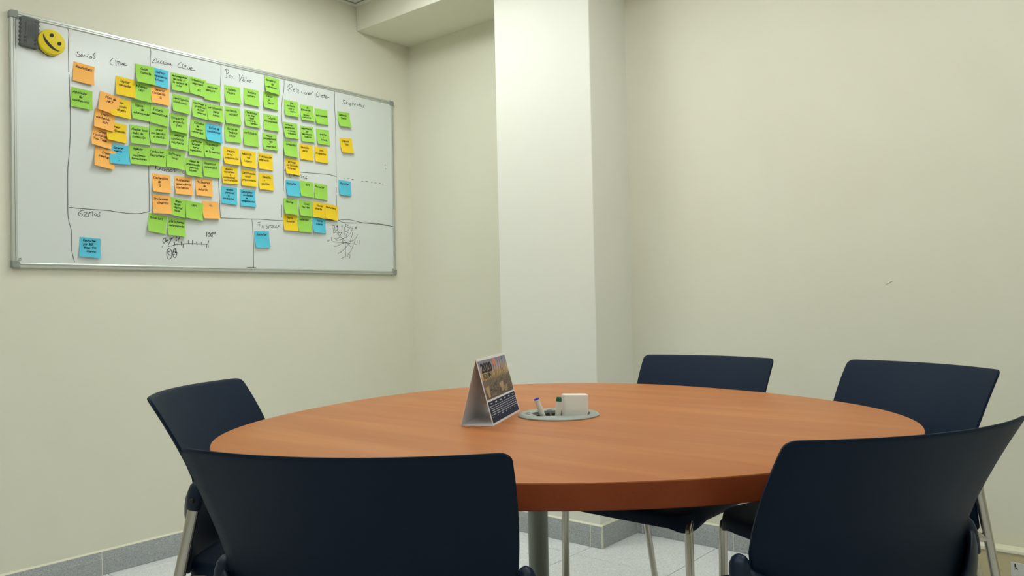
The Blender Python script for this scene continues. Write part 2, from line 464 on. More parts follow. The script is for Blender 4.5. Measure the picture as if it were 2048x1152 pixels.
# marker writing on the board: (part name, label, pen width, strokes), mm on the board
BOARD_INK = [
    ('heading', 'black marker heading reading Socios', 2.1, [[(233,822),(226,820),(227,815),(234,811),(232,804),(225,803),(221,812)],[(242,814),(237,808),(237,805),(243,807),(245,812),(242,814)],[(252,815),(248,808),(251,806),(259,809)],[(263,814),(262,809),(267,809)],[(267,819),(268,819)],[(275,815),(271,809),(275,807),(279,811),(275,815)],[(291,832),(287,828),(286,820),(290,814),(288,809),(283,810)]]),
    ('heading', 'black marker heading reading Clave beside Socios', 2.1, [[(357,825),(350,817),(346,807),(349,800),(356,799)],[(367,821),(369,799)],[(372,814),(381,818),(375,803),(384,806)],[(387,816),(388,806),(395,814),(395,806)],[(399,811),(405,815),(403,818),(397,811),(401,806),(411,809)]]),
    ('heading', 'black marker heading reading Accione', 2.1, [[(512,841),(526,863),(532,853),(530,846),(513,842)],[(541,858),(536,851),(539,846),(546,850)],[(552,859),(546,851),(549,847),(555,851)],[(561,858),(559,849),(563,847)],[(565,863),(566,863)],[(569,855),(565,849),(569,847),(573,852),(569,855)],[(575,847),(577,855),(580,855),(583,849)],[(584,849),(591,853),(588,855),(586,850),(596,850)]]),
    ('heading', 'black marker heading reading Clave beside Accione', 2.1, [[(635,871),(626,864),(620,852),(626,847),(635,850)],[(642,866),(639,850),(645,848)],[(648,858),(657,863),(650,847),(660,849)],[(661,858),(665,847),(674,858),(672,850)],[(676,848),(683,857),(679,858),(675,848),(696,851)]]),
    ('heading', 'black marker heading reading Pro.', 2.1, [[(839,885),(842,855),(837,847)],[(833,879),(841,888),(852,882),(848,870),(840,867)],[(852,863),(854,851)],[(853,858),(858,863)],[(863,860),(860,853),(866,852),(870,858),(863,860)],[(877,854),(878,853)]]),
    ('heading', 'black marker heading reading Valor.', 2.1, [[(901,877),(905,866),(904,846)],[(919,877),(904,845)],[(919,864),(927,867),(918,851),(930,853)],[(936,872),(935,852)],[(944,860),(941,853),(947,852),(950,858),(944,860)],[(956,862),(955,851)],[(956,858),(963,862)],[(968,854),(969,853)]]),
    ('heading', 'black marker heading reading Relaciones', 2.1, [[(1162,882),(1158,854),(1152,858)],[(1153,870),(1162,884),(1175,884),(1177,875),(1163,866),(1165,864),(1174,857)],[(1184,862),(1193,866),(1188,868),(1183,858),(1191,854)],[(1201,874),(1200,854)],[(1206,866),(1214,866),(1207,856),(1214,855)],[(1233,867),(1228,858),(1235,855)],[(1242,862),(1241,855)],[(1249,862),(1246,856),(1251,854),(1256,860),(1249,862)],[(1258,853),(1261,863),(1267,861),(1267,855)],[(1269,857),(1276,864),(1271,865),(1269,856),(1278,859)],[(1281,868),(1280,859),(1294,875)]]),
    ('heading', 'black marker heading reading Cliente', 2.1, [[(1323,878),(1316,871),(1312,859),(1320,856),(1325,859)],[(1332,877),(1329,856)],[(1340,864),(1339,857)],[(1347,863),(1353,867),(1347,867),(1346,857),(1355,858)],[(1360,874),(1360,858)],[(1355,866),(1366,868)],[(1368,860),(1377,868),(1371,869),(1368,857),(1390,865)]]),
    ('heading', 'black marker heading reading Segmentos', 2.1, [[(1488,869),(1474,865),(1478,858),(1484,852),(1478,847),(1469,847)],[(1494,854),(1502,860),(1496,861),(1493,851),(1504,853)],[(1520,859),(1512,859),(1510,851),(1519,853),(1520,859),(1519,846),(1512,844)],[(1530,851),(1532,861),(1538,857),(1542,861),(1546,854)],[(1548,858),(1556,861),(1551,862),(1548,854)],[(1562,854),(1564,862),(1572,856)],[(1580,873),(1578,854)],[(1574,862),(1588,865)],[(1590,862),(1586,855),(1594,856),(1590,862)],[(1611,866),(1602,861),(1608,856),(1598,853)]]),
    ('heading', 'black marker heading reading Recursos', 2.1, [[(522,426),(521,412)],[(527,426),(522,416),(532,410)],[(536,411),(543,416),(539,418),(536,409),(544,409)],[(552,416),(546,410),(552,407)],[(556,415),(556,407),(562,414),(564,407)],[(566,414),(567,406)],[(567,411),(572,417),(577,414),(578,409),(570,404)],[(585,416),(581,409),(589,409),(590,415),(585,416)],[(602,420),(596,417),(602,410),(597,407)]]),
    ('heading', 'half-hidden marker letter C beside Recursos', 2.1, [[(638,417),(635,411),(637,407),(642,408)]]),
    ('heading', 'black marker heading reading Canales', 2.1, [[(1162,467),(1154,459),(1155,448),(1164,449)],[(1176,463),(1183,465),(1176,455),(1185,458)],[(1183,462),(1195,456)],[(1190,463),(1197,454)],[(1200,464),(1209,457)],[(1207,460),(1214,453)],[(1218,466),(1220,453)],[(1228,456),(1235,459),(1230,449)],[(1251,462),(1244,455),(1253,450),(1238,448)]]),
    ('heading', 'black marker heading reading Gastos', 2.1, [[(242,222),(232,219),(224,209),(225,203),(234,200),(238,206),(230,210)],[(244,214),(252,215),(254,212),(244,201),(253,201)],[(265,216),(260,210),(261,201),(252,201)],[(275,218),(275,202)],[(265,213),(275,220)],[(286,214),(281,209),(286,203),(291,212),(292,203)],[(303,218),(297,213),(302,205),(294,202)]]),
    ('heading', 'black marker heading reading Ingresos', 2.1, [[(985,225),(996,226)],[(992,218),(989,197)],[(979,213),(997,214)],[(1005,202),(1007,210),(1011,209),(1013,202)],[(1035,216),(1025,213),(1035,206),(1027,199)],[(1040,202),(1042,213),(1048,216)],[(1048,213),(1061,217),(1053,205),(1061,205)],[(1069,216),(1061,208),(1078,208)],[(1081,215),(1074,209),(1088,208),(1089,215)],[(1101,221),(1091,216),(1099,210)]]),
    ('drawn_line', 'long wavy marker line left of Socios Clave', 2.3, [[(192,903),(197,884),(195,844),(195,736)],[(196,727),(199,606),(198,502),(193,426),(188,364),(187,257),(188,188),(199,137),(199,71),(208,27)]]),
    ('drawn_line', 'marker line between Socios and Accione columns', 2.3, [[(503,905),(507,884),(504,853),(503,792),(498,588),(493,421),(493,304),(492,235)]]),
    ('drawn_line', 'marker line left of Pro. Valor column', 2.3, [[(815,904),(815,858),(811,813),(807,723),(801,593),(800,482),(797,397),(799,317),(802,230)]]),
    ('drawn_line', 'marker line left of Relaciones Cliente column', 2.3, [[(1134,907),(1131,848),(1119,782),(1118,707),(1125,649),(1125,549),(1125,479),(1120,378)],[(1110,312),(1110,256)]]),
    ('drawn_line', 'marker line left of Segmentos column', 2.3, [[(1425,899),(1422,844),(1425,705),(1424,476)],[(1423,469),(1424,449)],[(1423,424),(1423,399)],[(1424,387),(1424,335)]]),
    ('drawn_line', 'curved marker line above Canales', 2.3, [[(1126,476),(1153,475),(1223,477),(1323,482),(1398,483),(1426,477)]]),
    ('drawn_line', 'long marker line above Gastos', 2.3, [[(191,228),(201,230),(221,228),(276,228),(333,228),(369,225),(405,223),(437,224),(461,227),(491,236)]]),
    ('drawn_line', 'long marker line above Ingresos', 2.3, [[(801,232),(872,234),(958,237),(1012,239),(1117,241),(1266,250),(1357,259),(1429,264),(1475,270),(1514,270),(1587,261),(1678,260),(1789,255)],[(1357,261),(1429,263),(1456,256),(1526,256),(1587,261),(1678,264),(1789,254)]]),
    ('drawn_line', 'upright marker line left of Ingresos', 2.3, [[(955,235),(959,167),(961,111),(960,23)]]),
    ('drawn_line', 'short dark marker smear at the foot of the line', 3.0, [[(927,20),(947,21),(972,20)]]),
    ('dashes', 'short dash of the dashed marker line', 2.4, [[(1471,477),(1475,475)],[(1494,477),(1502,478)],[(1521,476),(1531,477)],[(1583,472),(1591,473)],[(1610,476),(1621,476)],[(1644,475),(1653,474)],[(1669,473),(1680,474)],[(1699,475),(1708,474)],[(1719,473),(1727,474)]]),
    ('marker_dots', 'black marker dot at the board edge', 3.2, [[(1742,574),(1744,575)],[(1744,556),(1746,556)]]),
    ('scale_drawing', 'hand drawn scale from 0 to 100M', 2.6, [[(569,100),(585,102),(595,106),(625,111),(655,114),(674,115),(693,115),(716,115),(743,116)],[(569,104),(569,91)],[(596,117),(596,106)],[(624,120),(626,105)],[(633,111),(632,97)],[(656,128),(656,117)],[(673,127),(674,110)],[(691,123),(694,111)],[(713,123),(717,108)],[(736,115),(737,102)],[(747,130),(743,115),(745,103)],[(555,133),(547,125),(548,114),(552,112),(558,119),(559,130),(555,133)],[(566,126),(561,121),(563,116),(569,117)],[(563,122),(569,122)],[(581,133),(576,131),(580,126),(578,120),(574,115),(571,107)],[(584,135),(585,126)],[(582,131),(590,135)],[(606,139),(602,132),(605,124),(602,125)],[(617,138),(611,122)],[(612,134),(618,135)],[(543,97),(544,97)],[(739,167),(738,148)],[(749,165),(744,156),(747,148),(752,153),(752,162),(749,165)],[(759,163),(755,157),(757,149),(760,153),(760,161),(759,163)],[(763,147),(765,168),(771,160),(778,170),(779,157)],[(573,90),(565,83),(562,68),(565,53),(573,47),(581,54),(584,69),(581,84),(577,89)],[(577,80),(568,77),(568,69),(577,62)],[(569,79),(573,77)],[(603,94),(595,92),(590,81),(588,71),(590,59),(596,54),(602,59),(605,71),(602,84),(598,90)],[(591,84),(592,75)],[(597,86),(601,82),(598,74),(602,73)],[(590,66),(595,68)],[(597,78),(608,73)]]),
    ('chart_drawing', 'hand drawn chart of crossing curves and axes', 2.0, [[(1396,234),(1409,235),(1409,223),(1396,222),(1396,234)],[(1421,236),(1429,236),(1421,232),(1429,233),(1421,229),(1429,229)],[(1416,224),(1418,215),(1425,215),(1424,224)],[(1401,215),(1409,217),(1412,203),(1402,201),(1401,215)],[(1470,230),(1471,197),(1473,155),(1474,87)],[(1450,233),(1456,238),(1453,221),(1452,209),(1444,192),(1433,178),(1420,170),(1408,172)],[(1508,237),(1499,224),(1484,213),(1471,208),(1444,204),(1418,203)],[(1517,225),(1506,204),(1491,189),(1473,180),(1447,170),(1418,163)],[(1491,210),(1479,190)],[(1520,211),(1513,185),(1500,159)],[(1550,200),(1542,185),(1527,171),(1509,163),(1475,155),(1453,150),(1431,140),(1412,134),(1402,136)],[(1535,172),(1527,153)],[(1522,144),(1511,122),(1498,105),(1487,96)],[(1489,144),(1475,131),(1462,120),(1445,107),(1425,99)],[(1429,195),(1444,183),(1462,171),(1475,162)],[(1489,150),(1508,135)],[(1397,157),(1431,155),(1475,154),(1509,152),(1541,149)],[(1447,75),(1473,87)],[(1460,166),(1451,157)],[(1482,89),(1489,89)],[(1495,96),(1501,96),(1499,80),(1496,80)],[(1390,178),(1388,163),(1393,162)],[(1364,161),(1370,156),(1375,163),(1365,162)],[(1475,246),(1480,247)],[(1477,247),(1478,237)],[(1475,237),(1480,237)],[(1490,245),(1489,240),(1494,241)],[(1513,230),(1521,230)],[(1538,237),(1544,237),(1538,232),(1544,233),(1539,228),(1544,228)],[(1468,230),(1473,230)],[(1490,231),(1497,230)],[(1547,169),(1546,159)],[(1560,172),(1562,158)],[(1560,155),(1562,154)],[(1418,203),(1433,207),(1434,197),(1422,195),(1429,195)]]),
]
NOTE_PLACES = {10: 'green sticky note reading Tutoría personalizada under the orange Generar Contenido note',
    23: 'green sticky note reading Tutoría Personalizada under the Junior Senior note',
    72: 'blue sticky note reading Recruiter beside the green SEM note under Canales',
    84: 'blue sticky note reading Recruiter alone under the dashed line in the Segmentos column',
    86: 'blue sticky note reading Recruiter under the Ingresos heading',
    74: 'green sticky note reading Recruiter to the right of the SEM note'}

# ------------------------------------------------------------------ room shell
XL, YB, YA, XR, YF = -3.165, 2.980, 2.950, 1.35, -1.65     # wall planes
ZC, ZBEAM, YBEAM = 2.535, 2.405, 2.595
PX0, PX1, PY = -2.327, -1.813, 2.700                        # pillar
struct(MB().box((XL - 0.12, YF - 0.12, -0.05), (XL, YB + 0.12, ZC + 0.05)), 'wall_left', M_WALL)
wb = struct(MB().box((PX1 - 0.2, YB, -0.05), (XR + 0.12, YB + 0.12, ZC + 0.05)), 'wall_back', M_WALL)
struct(MB().box((XL, YA, -0.05), (PX0 + 0.1, YA + 0.12, ZC + 0.05)), 'wall_alcove', M_WALL)
struct(MB().box((XR, YF - 0.12, -0.05), (XR + 0.12, YB, ZC + 0.05)), 'wall_right', M_WALL)
struct(MB().box((XL, YF - 0.12, -0.05), (XR, YF, ZC + 0.05)), 'wall_front', M_WALL)
struct(MB().box((PX0, PY, -0.05), (PX1, YB + 0.01, ZBEAM + 0.02)), 'wall_pillar', M_WALL_LIT, bevel=0.004)
struct(MB().box((XL, YBEAM, ZBEAM), (XR, YB, ZC + 0.05)), 'wall_beam', M_WALL, bevel=0.003)

# paint blister on the right-hand stretch of the back wall
mb = MB()
mb.tube(smooth_path([(-0.778, YB, 1.041), (-0.770, YB, 1.041), (-0.764, YB, 1.046), (-0.758, YB, 1.049), (-0.752, YB, 1.050)]), [0.0006] + [0.002] * 15 + [0.0006], 8)
mb.build('paint_blister', M_WALL, wb, True)

# ceiling of square panels in a white grid
ceil = struct(MB().box((XL, YF, ZC + 0.012), (XR, YB, ZC + 0.06)), 'ceiling', M_DARKGAP)
gx = [XL + 0.02] + [-2.69 + 0.6 * i for i in range(7)] + [XR - 0.01]
gy = [YF + 0.01] + [-1.3 + 0.6 * i for i in range(7)] + [YBEAM - 0.02]
LAMPS = {(-2.69, 1.7), (-1.49, 1.7), (-0.29, 1.7), (-2.69, -0.1), (-1.49, -0.1), (-0.29, -0.1)}
panel_mesh = {}
for i in range(len(gx) - 1):
    for j in range(len(gy) - 1):
        if (round(gx[i], 2), round(gy[j], 2)) in LAMPS:
            continue
        a, b = gx[i + 1] - gx[i] - 0.014, gy[j + 1] - gy[j] - 0.014
        key = (round(a, 3), round(b, 3))
        if key not in panel_mesh:
            o = MB().box((0, 0, 0), (a, b, 0.014)).build('ceiling_panel', M_CEIL, ceil)
            panel_mesh[key] = o.data
        else:
            o = link('ceiling_panel', panel_mesh[key], ceil)
        o.location = (gx[i] + 0.007, gy[j] + 0.007, ZC + 0.001)
for x in gx[1:-1]:
    MB().box((x - 0.012, gy[0], ZC - 0.004), (x + 0.012, gy[-1], ZC + 0.001)).build('grid_bar', M_TBAR, ceil)
for y in gy[1:-1]:
    MB().box((gx[0], y - 0.012, ZC - 0.0045), (gx[-1], y + 0.012, ZC + 0.0005)).build('grid_bar', M_TBAR, ceil)
struct(MB().box((XL, YF, ZC - 0.006), (XL + 0.022, YBEAM, ZC + 0.001)), 'trim_1', M_TBAR)
struct(MB().box((XL + 0.022, YBEAM - 0.022, ZC - 0.006), (XR, YBEAM, ZC + 0.001)), 'trim_2', M_TBAR)

# floor: grout bed and 41 cm terrazzo tiles
floor = struct(MB().box((XL - 0.02, YF - 0.02, -0.05), (XR + 0.02, YB + 0.02, -0.0035)), 'floor', M_GROUT)
PT, TX, TY = 0.4133, -1.852, 2.575
tile_mesh = {}
i0, i1 = math.floor((XL - TX) / PT), math.ceil((XR - TX) / PT)
j0, j1 = math.floor((YF - TY) / PT), math.ceil((YB - TY) / PT)
for i in range(i0, i1):
    for j in range(j0, j1):
        x0, x1 = max(TX + i * PT, XL), min(TX + (i + 1) * PT, XR)
        y0, y1 = max(TY + j * PT, YF), min(TY + (j + 1) * PT, YB)
        a, b = x1 - x0 - 0.0030, y1 - y0 - 0.0030
        if a < 0.01 or b < 0.01:
            continue
        key = (round(a, 4), round(b, 4))
        if key not in tile_mesh:
            e = 0.0012
            mbt = MB().rings([[(0, 0, -0.0035), (a, 0, -0.0035), (a, b, -0.0035), (0, b, -0.0035)], [(0, 0, -e), (a, 0, -e), (a, b, -e), (0, b, -e)],
                              [(e, e, 0), (a - e, e, 0), (a - e, b - e, 0), (e, b - e, 0)]], cap0=False)
            o = mbt.build('floor_tile', M_TILE, floor)
            tile_mesh[key] = o.data
        else:
            o = link('floor_tile', tile_mesh[key], floor)
        o.location = (x0 + 0.0015, y0 + 0.0015, 0)

# skirting in short terrazzo lengths, each with a chamfered top
def skirting(name, p0, p1, out, joints):
    """p0 -> p1 along the wall face, out = unit vector into the room, joints = distances from p0"""
    p0, p1, out = Vector((*p0, 0)), Vector((*p1, 0)), Vector((*out, 0))
    d = (p1 - p0).normalized()
    L = (p1 - p0).length
    root = tag(MB().rings([[p0 + d * s + out * o_ + Vector((0, 0, z)) for o_, z in ((0, 0.001), (0.0116, 0.001), (0.0116, 0.0605), (0.0105, 0.064), (0.0078, 0.0885), (0.0, 0.0935))] for s in (0, L)]).build(name, M_CAULK), None, None, None, 'structure')
    cuts = [0] + [j for j in joints if 0.004 < j < L - 0.004] + [L]
    for a, b in zip(cuts, cuts[1:]):
        a += 0.0014
        b -= 0.0014
        prof = [(0.002, 0.0012), (0.012, 0.0012), (0.012, 0.061), (0.0112, 0.063), (0.0085, 0.0875), (0.002, 0.0875)]
        MB().rings([[p0 + d * s + out * o_ + Vector((0, 0, z)) for o_, z in prof] for s in (a, b)]).build('skirting_tile', M_SKIRT, root)
grid = lambda start, L: [start + PT * k for k in range(int(L / PT) + 2)]
skirting('baseboard_left', (XL, YF), (XL, YA), (1, 0), grid((1.3136 - YF) % PT, 4.6))
skirting('baseboard_alcove', (XL + 0.012, YA), (PX0, YA), (0, -1), grid(0.28, 1))
skirting('baseboard_pillar_west', (PX0, YA - 0.012), (PX0, PY), (-1, 0), [])
skirting('baseboard_pillar', (PX0 - 0.012, PY), (PX1 + 0.012, PY), (0, -1), [0.07, 0.07 + PT])
skirting('baseboard_pillar_east', (PX1, PY), (PX1, YB), (1, 0), [])
skirting('baseboard_back', (PX1 + 0.012, YB), (-0.74, YB), (0, -1), grid(0.022, 2))
skirting('baseboard_right', (XR, YB), (XR, YF), (-1, 0), grid(0.2, 4.6))
skirting('baseboard_front', (XR, YF), (XL, YF), (0, 1), grid(0.3, 4.6))

# ------------------------------------------------------------------ ceiling lamps
def lamp(x, y, power, label):
    t = thing('ceiling_lamp', label, 'ceiling lamp', (x + 0.3, y + 0.3, ZC), 0, 'square lamps in the ceiling grid')
    mb = MB()
    for a, b in (((-0.293, -0.293), (0.293, -0.268)), ((-0.293, 0.268), (0.293, 0.293)), ((-0.293, -0.268), (-0.268, 0.268)), ((0.268, -0.268), (0.293, 0.268))):
        mb.box((*a, -0.003), (*b, 0.012))
    mb.build('lamp_frame', M_TBAR, t)
    MB().box((-0.268, -0.268, 0.002), (0.268, 0.268, 0.006)).build('diffuser', M_LAMP[power], t)
lamp(-2.69, 1.7, 'boosted_power', 'square white ceiling lamp close to the pillar')
lamp(-1.49, 1.7, 'base_power', 'square white ceiling lamp above the round table')
lamp(-0.29, 1.7, 'base_power', 'square white ceiling lamp near the plain back wall')
lamp(-2.69, -0.1, 'fill_power', 'added square white fill lamp near the whiteboard wall, away from the pillar')  # this unseen front row is added as fill for lower walls and table edge
lamp(-1.49, -0.1, 'fill_power', 'added square white fill lamp in the middle of the front row')
lamp(-0.29, -0.1, 'fill_power', 'added square white fill lamp over the entrance side of the room')

# ------------------------------------------------------------------ table
TC = (-1.0772, 1.4658)
TZ, TTH = 0.740, 0.0415
def table_r(th):
    return TABLE_R + sum(a * math.cos(k * th) + b * math.sin(k * th) for k, a, b in TABLE_H)
N = 120
PORT = (PORT_X - TC[0], PORT_Y - TC[1])
contour = [(table_r(2 * math.pi * k / N) * math.cos(2 * math.pi * k / N), table_r(2 * math.pi * k / N) * math.sin(2 * math.pi * k / N)) for k in range(N)]
table = thing('meeting_table', 'large cherry wood meeting table with rounded three-sided top', 'table', (*TC, 0))
def inset(d, z):
    return [(x * (1 - d / math.hypot(x, y)), y * (1 - d / math.hypot(x, y)), z) for x, y in contour]
hole = lambda z, r=0.086: [(PORT[0] + r * math.cos(math.atan2(y - PORT[1], x - PORT[0])), PORT[1] + r * math.sin(math.atan2(y - PORT[1], x - PORT[0])), z) for x, y in contour]
mid = lambda z, f: [(h[0] + (p[0] - h[0]) * f, h[1] + (p[1] - h[1]) * f, z) for h, p in zip(hole(z), inset(0.0022, z))]
mb = MB().rings([hole(TZ - 0.004), hole(TZ), mid(TZ, 0.3), mid(TZ, 0.65), inset(0.0022, TZ), inset(0.0008, TZ - 0.0006), inset(0.0004, TZ - 0.0022)], cap0=False, cap1=False)
mb.build('table_top', M_WOOD, table, 30)
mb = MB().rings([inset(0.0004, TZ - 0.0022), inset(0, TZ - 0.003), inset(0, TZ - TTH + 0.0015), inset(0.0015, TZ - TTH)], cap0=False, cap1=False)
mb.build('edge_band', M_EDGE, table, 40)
mb = MB().rings([inset(0.0015, TZ - TTH), hole(TZ - TTH), hole(TZ - 0.004)], cap0=False, cap1=False)
mb.build('underside_board', M_UNDER, table)
for ang, rho in ((134.5, 0.606), (14.5, 0.60), (250, 0.62)):
    x, y = rho * math.cos(R(ang)), rho * math.sin(R(ang))
    lg = MB().lathe([(0.0305, 0.012), (0.0305, TZ - TTH - 0.008), (0.05, TZ - TTH - 0.006), (0.05, TZ - TTH)], 32, (x, y, 0)).build('leg', M_SILVER, table, 40)
    MB().lathe([(0.027, 0.0), (0.029, 0.003), (0.029, 0.012)], 24, (x, y, 0)).build('foot_glide', M_BLACK, lg, 40)

# ------------------------------------------------------------------ cable port with things standing in it
port = thing('cable_port', 'round grey cable port set into the middle of the table', 'cable port', (PORT_X, PORT_Y, TZ), R(39.86))
NP = 72
RO = 0.0935
hexa = [(-0.050, -0.044), (0.066, -0.042), (0.074, 0.0), (0.066, 0.036), (-0.024, 0.050), (-0.064, 0.010)]
def ray_hex(th):
    dx, dy = math.cos(th), math.sin(th)
    for (ax, ay), (bx, by) in zip(hexa, hexa[1:] + hexa[:1]):
        ex, ey = bx - ax, by - ay
        den = dx * ey - dy * ex
        if abs(den) < 1e-9:
            continue
        t = (ax * ey - ay * ex) / den
        s = (ax * dy - ay * dx) / den
        if t > 0 and -1e-6 <= s <= 1 + 1e-6:
            return t
    return 0.04
angs = sorted(set([2 * math.pi * k / NP for k in range(NP)] + [math.atan2(y, x) % (2 * math.pi) for x, y in hexa]))
circ = lambda r, z: [(r * math.cos(a), r * math.sin(a), z) for a in angs]
hx = lambda z, f=1.0: [(f * ray_hex(a) * math.cos(a), f * ray_hex(a) * math.sin(a), z) for a in angs]
MB().rings([circ(RO, 0.0004), circ(RO, 0.0025), circ(RO - 0.003, 0.0052), circ(RO - 0.008, 0.0062)], cap0=False, cap1=False).build('rim', M_PORT, port, 40)
MB().rings([circ(RO - 0.008, 0.0062), circ(RO - 0.011, 0.0052), hx(0.0052), hx(0.0), hx(-0.060)], cap0=False, cap1=False).build('plate', M_PORT, port, 25)
MB().rings([hx(-0.058, 0.995), hx(-0.060, 0.99)], cap0=True, cap1=True).build('cup_floor', M_PORTDARK, port)
MB().rings([hx(-0.002, 0.992), hx(-0.058, 0.98)], cap0=False, cap1=False).build('cup_lining', M_PORTDARK, port)
for k, (x, y, l) in enumerate(((-0.069, 0.016, 0.009), (-0.0735, 0.002, 0.009), (-0.070, -0.012, 0.009), (-0.045, 0.045, 0.010), (-0.018, 0.056, 0.012), (0.07, 0.028, 0.006))):
    MB().box((x - l / 2, y - 0.0016, 0.005), (x + l / 2, y + 0.0016, 0.0056)).build('slot', M_PORTDARK, port)
MB().box((-0.020, -0.038, -0.05), (-0.0165, 0.036, 0.004)).build('divider', M_BLACK, port)
E1, E2 = Vector((math.cos(R(39.86)), math.sin(R(39.86)), 0)), Vector((-math.sin(R(39.86)), math.cos(R(39.86)), 0))
def port_pt(a, b, c):
    return Vector((PORT_X, PORT_Y, TZ)) + E1 * a + E2 * b + Vector((0, 0, c))

def marker(label, base, top, style):
    a, b = port_pt(*base), port_pt(*top)
    d = b - a
    t = thing('whiteboard_marker', label, 'marker', a, 0, 'markers in the cable port')
    t.rotation_mode = 'QUATERNION'
    t.rotation_quaternion = d.to_track_quat('Z', 'Y')
    L = d.length
    if style == 'blue':
        MB().lathe([(0.0055, 0.0), (0.0062, 0.004), (0.0062, L - 0.003)], 24).build('barrel', M_WHITEPL, t, 40)
        cp = MB().lathe([(0.0062, L - 0.003), (0.0062, L - 0.0005), (0.0056, L), (0.0026, L), (0.0024, L - 0.002), (0.0005, L - 0.002)], 24).build('end_plug', M_BLUE, t, 40)
    else:
        MB().lathe([(0.0055, 0.0), (0.0064, 0.004), (0.0064, L - 0.010)], 24).build('barrel', M_WHITEPL, t, 40)
        MB().lathe([(0.0066, L - 0.010), (0.0066, L - 0.005), (0.0058, L - 0.003), (0.0055, L - 0.001), (0.0045, L), (0.001, L + 0.0003)], 24).build('end_plug', M_GREENCAP, t, 40)
        mb = MB()
        put = lambda u, v: (0.00655 * math.cos(u / 0.00655 + R(-50)), 0.00655 * math.sin(u / 0.00655 + R(-50)), v)
        for k in range(3):
            ribbon(mb, [(0.002 + 0.0008 * k, L - 0.034), (0.002 + 0.0008 * k, L - 0.022)], 0.0005, put)
        mb.build('barrel_print', M_PRINT, t)
    return t
marker('white whiteboard marker with blue end leaning in the cable port', (-0.0175, -0.026, -0.052), (-0.0515, -0.034, 0.044), 'blue')
marker('white whiteboard marker with dark green end standing in the cable port', (-0.0075, -0.027, -0.052), (0.0005, -0.031, 0.046), 'green')

def rounded_box(mb, w, d, h, r, z0=0.0, n=5):
    def ring(ins, z):
        out = []
        for cx, cy, a0 in ((w / 2 - r, d / 2 - r, 0), (-w / 2 + r, d / 2 - r, 90), (-w / 2 + r, -d / 2 + r, 180), (w / 2 - r, -d / 2 + r, 270)):
            for k in range(n + 1):
                a = R(a0 + 90 * k / n)
                out.append((cx + (r - ins) * math.cos(a), cy + (r - ins) * math.sin(a), z))
        return out
    e = r * 0.7
    rs = [ring(0, z0)]
    for k in range(n + 1):
        a = R(90 * k / n)
        rs.append(ring(e * (1 - math.cos(a)), z0 + h - e + e * math.sin(a)))
    mb.rings(rs)
box = thing('plastic_case', 'small white plastic case standing upright in the cable port', 'case', port_pt(0.0365, -0.010, -0.058), R(39.86) + R(4))
box.rotation_euler = (R(-7), R(1.5), R(43))
mb = MB()
rounded_box(mb, 0.059, 0.017, 0.106, 0.0055)
for q in range(len(mb.v)):
    mb.v[q] = (mb.v[q][0], mb.v[q][1] - 0.0095, mb.v[q][2])
front = mb.build('front_shell', M_WHITEPL, box, 40)
mb = MB()
rounded_box(mb, 0.059, 0.017, 0.1075, 0.0055)
for q in range(len(mb.v)):
    mb.v[q] = (mb.v[q][0], mb.v[q][1] + 0.0095, mb.v[q][2])
mb.build('rear_shell', M_WHITEPL, box, 40)
MB().box((-0.027, -0.003, 0.0), (0.027, 0.003, 0.102)).build('seam_gasket', M_PORT, box)
for x in (-0.021, 0.021):
    MB().lathe([(0.0015, -0.0005), (0.0013, 0.0004), (0.0005, 0.0006)], 10).build('rivet', M_PAPER, front, loc=(x, -0.0183, 0.094)).rotation_euler = (R(90), 0, 0)
MB().box((-0.008, -0.0186, 0.0685), (0.008, -0.0179, 0.0695)).build('raised_line', M_PAPER, front)

# ------------------------------------------------------------------ desk calendar
CL, CB, CH = 0.233, 0.071, 0.141
cal = thing('desk_calendar', 'white tent desk calendar for 2020 with harbour photograph', 'calendar', (-1.1974, 1.3543, TZ), math.atan2(0.2104, -0.0994) - R(90))
th = 0.0008
def card(name, p):
    """thin folded card panel: p = (x0, z0), (x1, z1)"""
    (x0, z0), (x1, z1) = p
    nx, nz = -(z1 - z0), (x1 - x0)
    l = math.hypot(nx, nz)
    nx, nz = nx / l * th, nz / l * th
    return MB().rings([[(x0, y, z0), (x1, y, z1), (x1 + nx, y, z1 + nz), (x0 + nx, y, z0 + nz)] for y in (-CL / 2, CL / 2)]).build(name, M_PAPER, cal)
card('front_panel', ((CB / 2, 0.001), (0.0, CH)))
card('rear_panel', ((-CB / 2, 0.001), (0.0, CH)))
card('base_flap', ((-CB / 2, 0.0002), (CB / 2, 0.0002)))
fp = cal.children[0]
SL = math.hypot(CB / 2, CH)
fn = Vector((CH, 0, CB / 2)).normalized()
def face(off):
    """s along the panel from the near end, t up the slope, in mm"""
    def put(s, t):
        f = t / 1000 / SL
        p = Vector((CB / 2 * (1 - f), -CL / 2 + s / 1000, 0.001 + (CH - 0.001) * f)) + fn * off
        return tuple(p)
    return put
W, H = CL * 1000, SL * 1000
def quad_print(name, s0, t0, s1, t1, off, material, cols=1, rows=1):
    put = face(off)
    vs_ = [put(s0 + (s1 - s0) * i / cols, t0 + (t1 - t0) * j / rows) for j in range(rows + 1) for i in range(cols + 1)]
    fs = [(j * (cols + 1) + i, j * (cols + 1) + i + 1, (j + 1) * (cols + 1) + i + 1, (j + 1) * (cols + 1) + i) for j in range(rows) for i in range(cols)]
    return MB().add(vs_, fs).build(name, material, fp)
